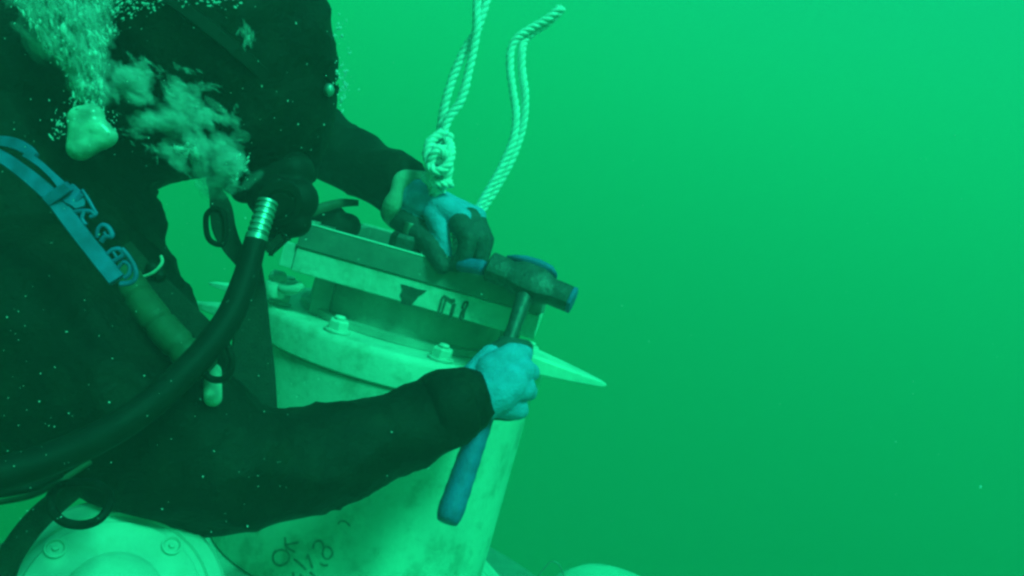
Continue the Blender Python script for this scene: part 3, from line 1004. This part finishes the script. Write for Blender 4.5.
# ------------------------------------------------------------------ bubbles
bub = bpy.data.materials.new('bubble_air')
bub.use_nodes = True
n, l = bub.node_tree.nodes, bub.node_tree.links
pb = n['Principled BSDF']
pb.inputs['Base Color'].default_value = (.93, .96, .95, 1)
pb.inputs['Roughness'].default_value = .18
pb.inputs['Specular IOR Level'].default_value = 1.0
pb.inputs['Alpha'].default_value = .85
tl_ = n.new('ShaderNodeBsdfTranslucent'); tl_.inputs[0].default_value = (.93, .96, .95, 1)
m1_ = n.new('ShaderNodeMixShader'); m1_.inputs[0].default_value = .4
l.new(pb.outputs[0], m1_.inputs[1]); l.new(tl_.outputs[0], m1_.inputs[2])
l.new(m1_.outputs[0], n['Material Output'].inputs['Surface'])
thin = bpy.data.materials.new('thin_air_film')
thin.use_nodes = True
pb2 = thin.node_tree.nodes['Principled BSDF']
pb2.inputs['Base Color'].default_value = (.8, .86, .84, 1)
pb2.inputs['Roughness'].default_value = .3
pb2.inputs['Alpha'].default_value = .07

def blob_cloud(name, specs, m, label, cat, sub=1):
    """specs: list of (centre, radius, stretch direction, stretch)"""
    bm0 = bmesh.new(); bmesh.ops.create_icosphere(bm0, subdivisions=sub, radius=1)
    bm0.verts.ensure_lookup_table()
    bv = np.array([v.co[:] for v in bm0.verts]); bf = np.array([[v.index for v in f.verts] for f in bm0.faces]); bm0.free()
    V, Fc = [], []
    rng = np.random.default_rng(5)
    for i, (c, r, dr, st) in enumerate(specs):
        dr = np.array(dr.normalized()); 
        q = bv * (1 + .22 * rng.standard_normal((len(bv), 1)) * .6)
        al = q @ dr
        q = q + np.outer(al * (st - 1), dr)
        V.append(q * r + np.array(c)); Fc.append(bf + i * len(bv))
    me = bpy.data.meshes.new(name)
    V = np.concatenate(V); Fc = np.concatenate(Fc)
    me.from_pydata(V.tolist(), [], Fc.tolist())
    for p in me.polygons: p.use_smooth = True
    me.materials.append(m)
    o = bpy.data.objects.new(name, me)
    COL.objects.link(o)
    return tag(o, label, cat, kind='stuff')

rnd = random.Random(11)
def along_path(path, n, rmin, rmax, smin, smax, power=2.5, gate=None):
    """path: (px, py, d, half width px)"""
    s = spline(path, 20)
    out = []
    for _ in range(n):
        i = rnd.randrange(len(s) - 1)
        q = s[i]; nx = s[i + 1] - s[i]
        g = max(-1, min(1, rnd.gauss(0, .5)))
        tl = math.hypot(nx[0], nx[1]) or 1
        ox, oy = -nx[1] / tl, nx[0] / tl
        px = q[0] + ox * g * q[3] + rnd.gauss(0, 3); py = q[1] + oy * g * q[3] + rnd.gauss(0, 3)
        # clumps
        k = noise.noise(Vector((px * .06, py * .06, 3)))
        if k < -.15 and rnd.random() < .75: continue
        if gate is not None and noise.noise(Vector((px * .03 + py * .02, py * .045 - px * .02, 9))) + .5 * noise.noise(Vector((px * .11, py * .11, 4))) < gate: continue
        c = P(px, py, q[2] + rnd.gauss(0, .012))
        r = rmin + (rmax - rmin) * rnd.random() ** power
        dr = (cr * nx[0] - cu * nx[1]).normalized() + Vector((rnd.gauss(0, .35), rnd.gauss(0, .35), rnd.gauss(0, .35)))
        out.append((c, r, dr, rnd.uniform(smin, smax)))
    return out
sp = []
sp += along_path([(90, 104, .82, 8), (88, 86, .82, 14), (92, 68, .82, 12), (84, 48, .82, 24), (72, 20, .82, 40), (60, -30, .82, 60), (60, -80, .82, 70)], 5600, .0002, .0017, 1, 4.5, 3.5)
sp += along_path([(88, 84, .815, 10), (84, 50, .815, 20), (70, 20, .815, 34), (60, -10, .815, 40)], 60, .001, .0034, 1, 2, 1.5)
sp += along_path([(88, 20, .83, 24), (110, 6, .84, 30), (140, -20, .84, 40)], 700, .0003, .0014, 1, 3, 3)
sp += along_path([(130, 4, .82, 8), (180, 2, .82, 8), (240, 0, .82, 6)], 140, .0003, .0012, 1, 3)
sp += along_path([(340, 18, .93, 7), (343, 50, .93, 6), (340, 72, .93, 5), (345, 92, .93, 7), (340, 108, .93, 5)], 190, .0003, .0019, 1, 2.2)
sp += along_path([(54, 118, .80, 8), (58, 134, .80, 8), (70, 108, .80, 10), (100, 112, .80, 8), (116, 128, .80, 10)], 130, .0003, .0011, 1.2, 5)
sp += along_path([(178, 146, .84, 6), (190, 150, .84, 4), (186, 158, .84, 3)], 14, .001, .0026, 1.5, 3)
sp += along_path([(230, 176, .84, 8), (240, 166, .84, 6), (252, 158, .84, 4)], 40, .0004, .0014, 1.5, 4)
blob_cloud('exhaled_bubbles', sp, bub, 'bright silvery plume of exhaled bubbles rising past the diver', 'bubbles')
sp = []
sp += along_path([(118, 78, .83, 18), (140, 94, .83, 26), (165, 112, .83, 34), (190, 128, .83, 34), (215, 150, .83, 28), (240, 162, .83, 18)], 620, .002, .007, 1.3, 3.2, 1.2, gate=-.06)
sp += along_path([(112, 66, .826, 20), (135, 88, .826, 34), (165, 108, .826, 44), (190, 126, .826, 44), (215, 148, .826, 36), (244, 164, .826, 20)], 2600, .0004, .0018, 1.5, 6, 1.6, gate=.0)
sp += along_path([(200, 150, .85, 20), (205, 172, .86, 18), (222, 182, .86, 16), (236, 172, .86, 14)], 150, .002, .006, 1.2, 3, 1.2)
sp += along_path([(246, 26, .83, 5), (249, 44, .83, 3)], 24, .0015, .003, 2, 5)
sp += along_path([(96, 96, .835, 10), (84, 62, .835, 18), (76, 36, .835, 36), (60, 0, .835, 48), (60, -50, .835, 60)], 1300, .003, .008, 1.2, 3, 1.2)
sp += along_path([(88, 84, .812, 8), (84, 50, .812, 20), (72, 20, .812, 34), (60, -20, .812, 40)], 3000, .0006, .0024, 2, 7, 1.5)
blob_cloud('bubble_veil', sp, thin, 'thin swirling veil of air streaming from the regulator across the hood', 'bubbles', 2)

# one big pale bubble breaking away under the plume
bm = bmesh.new()
for a, b, ra, rb_ in (((82, 120, .79), (92, 116, .79), .0135, .012), ((80, 148, .79), (84, 128, .79), .0125, .0145), ((84, 146, .79), (106, 138, .79), .0125, .0095), ((92, 124, .79), (108, 136, .79), .0125, .0095)):
    add_round_cone(bm, P(*a), P(*b), ra, rb_)
bigm = mat('air_pocket', (.42, .46, .4), .3, .35, 60, .3, 90, spec=.8)
tag(mesh_obj('large_bubble', fuse(bm, .0016, 4, lambda co: .0012 * noise.noise(co * 60)), [bigm]),
    'large pale lumpy bubble below the plume, above the blue cutter', 'bubble')

# ------------------------------------------------------------------ drifting specks
sp = []
for _ in range(420):
    d = rnd.uniform(.4, 3.2)
    c = P(rnd.uniform(-60, 1080), rnd.uniform(-40, 620), d)
    sp.append((c, .00022 + .0006 * rnd.random() ** 3, Vector((rnd.gauss(0, 1), rnd.gauss(0, 1), rnd.gauss(0, 1))), rnd.uniform(1, 2.5)))
for _ in range(200):
    d = rnd.uniform(.42, .62)
    c = P(330 * rnd.random() ** 1.2, rnd.uniform(0, 540), d)
    sp.append((c, .00016 + .00035 * rnd.random() ** 3, Vector((rnd.gauss(0, 1), rnd.gauss(0, 1), rnd.gauss(0, 1))), rnd.uniform(1, 3)))
blob_cloud('drifting_particles', sp, bub, 'tiny pale specks drifting in the green water', 'specks')
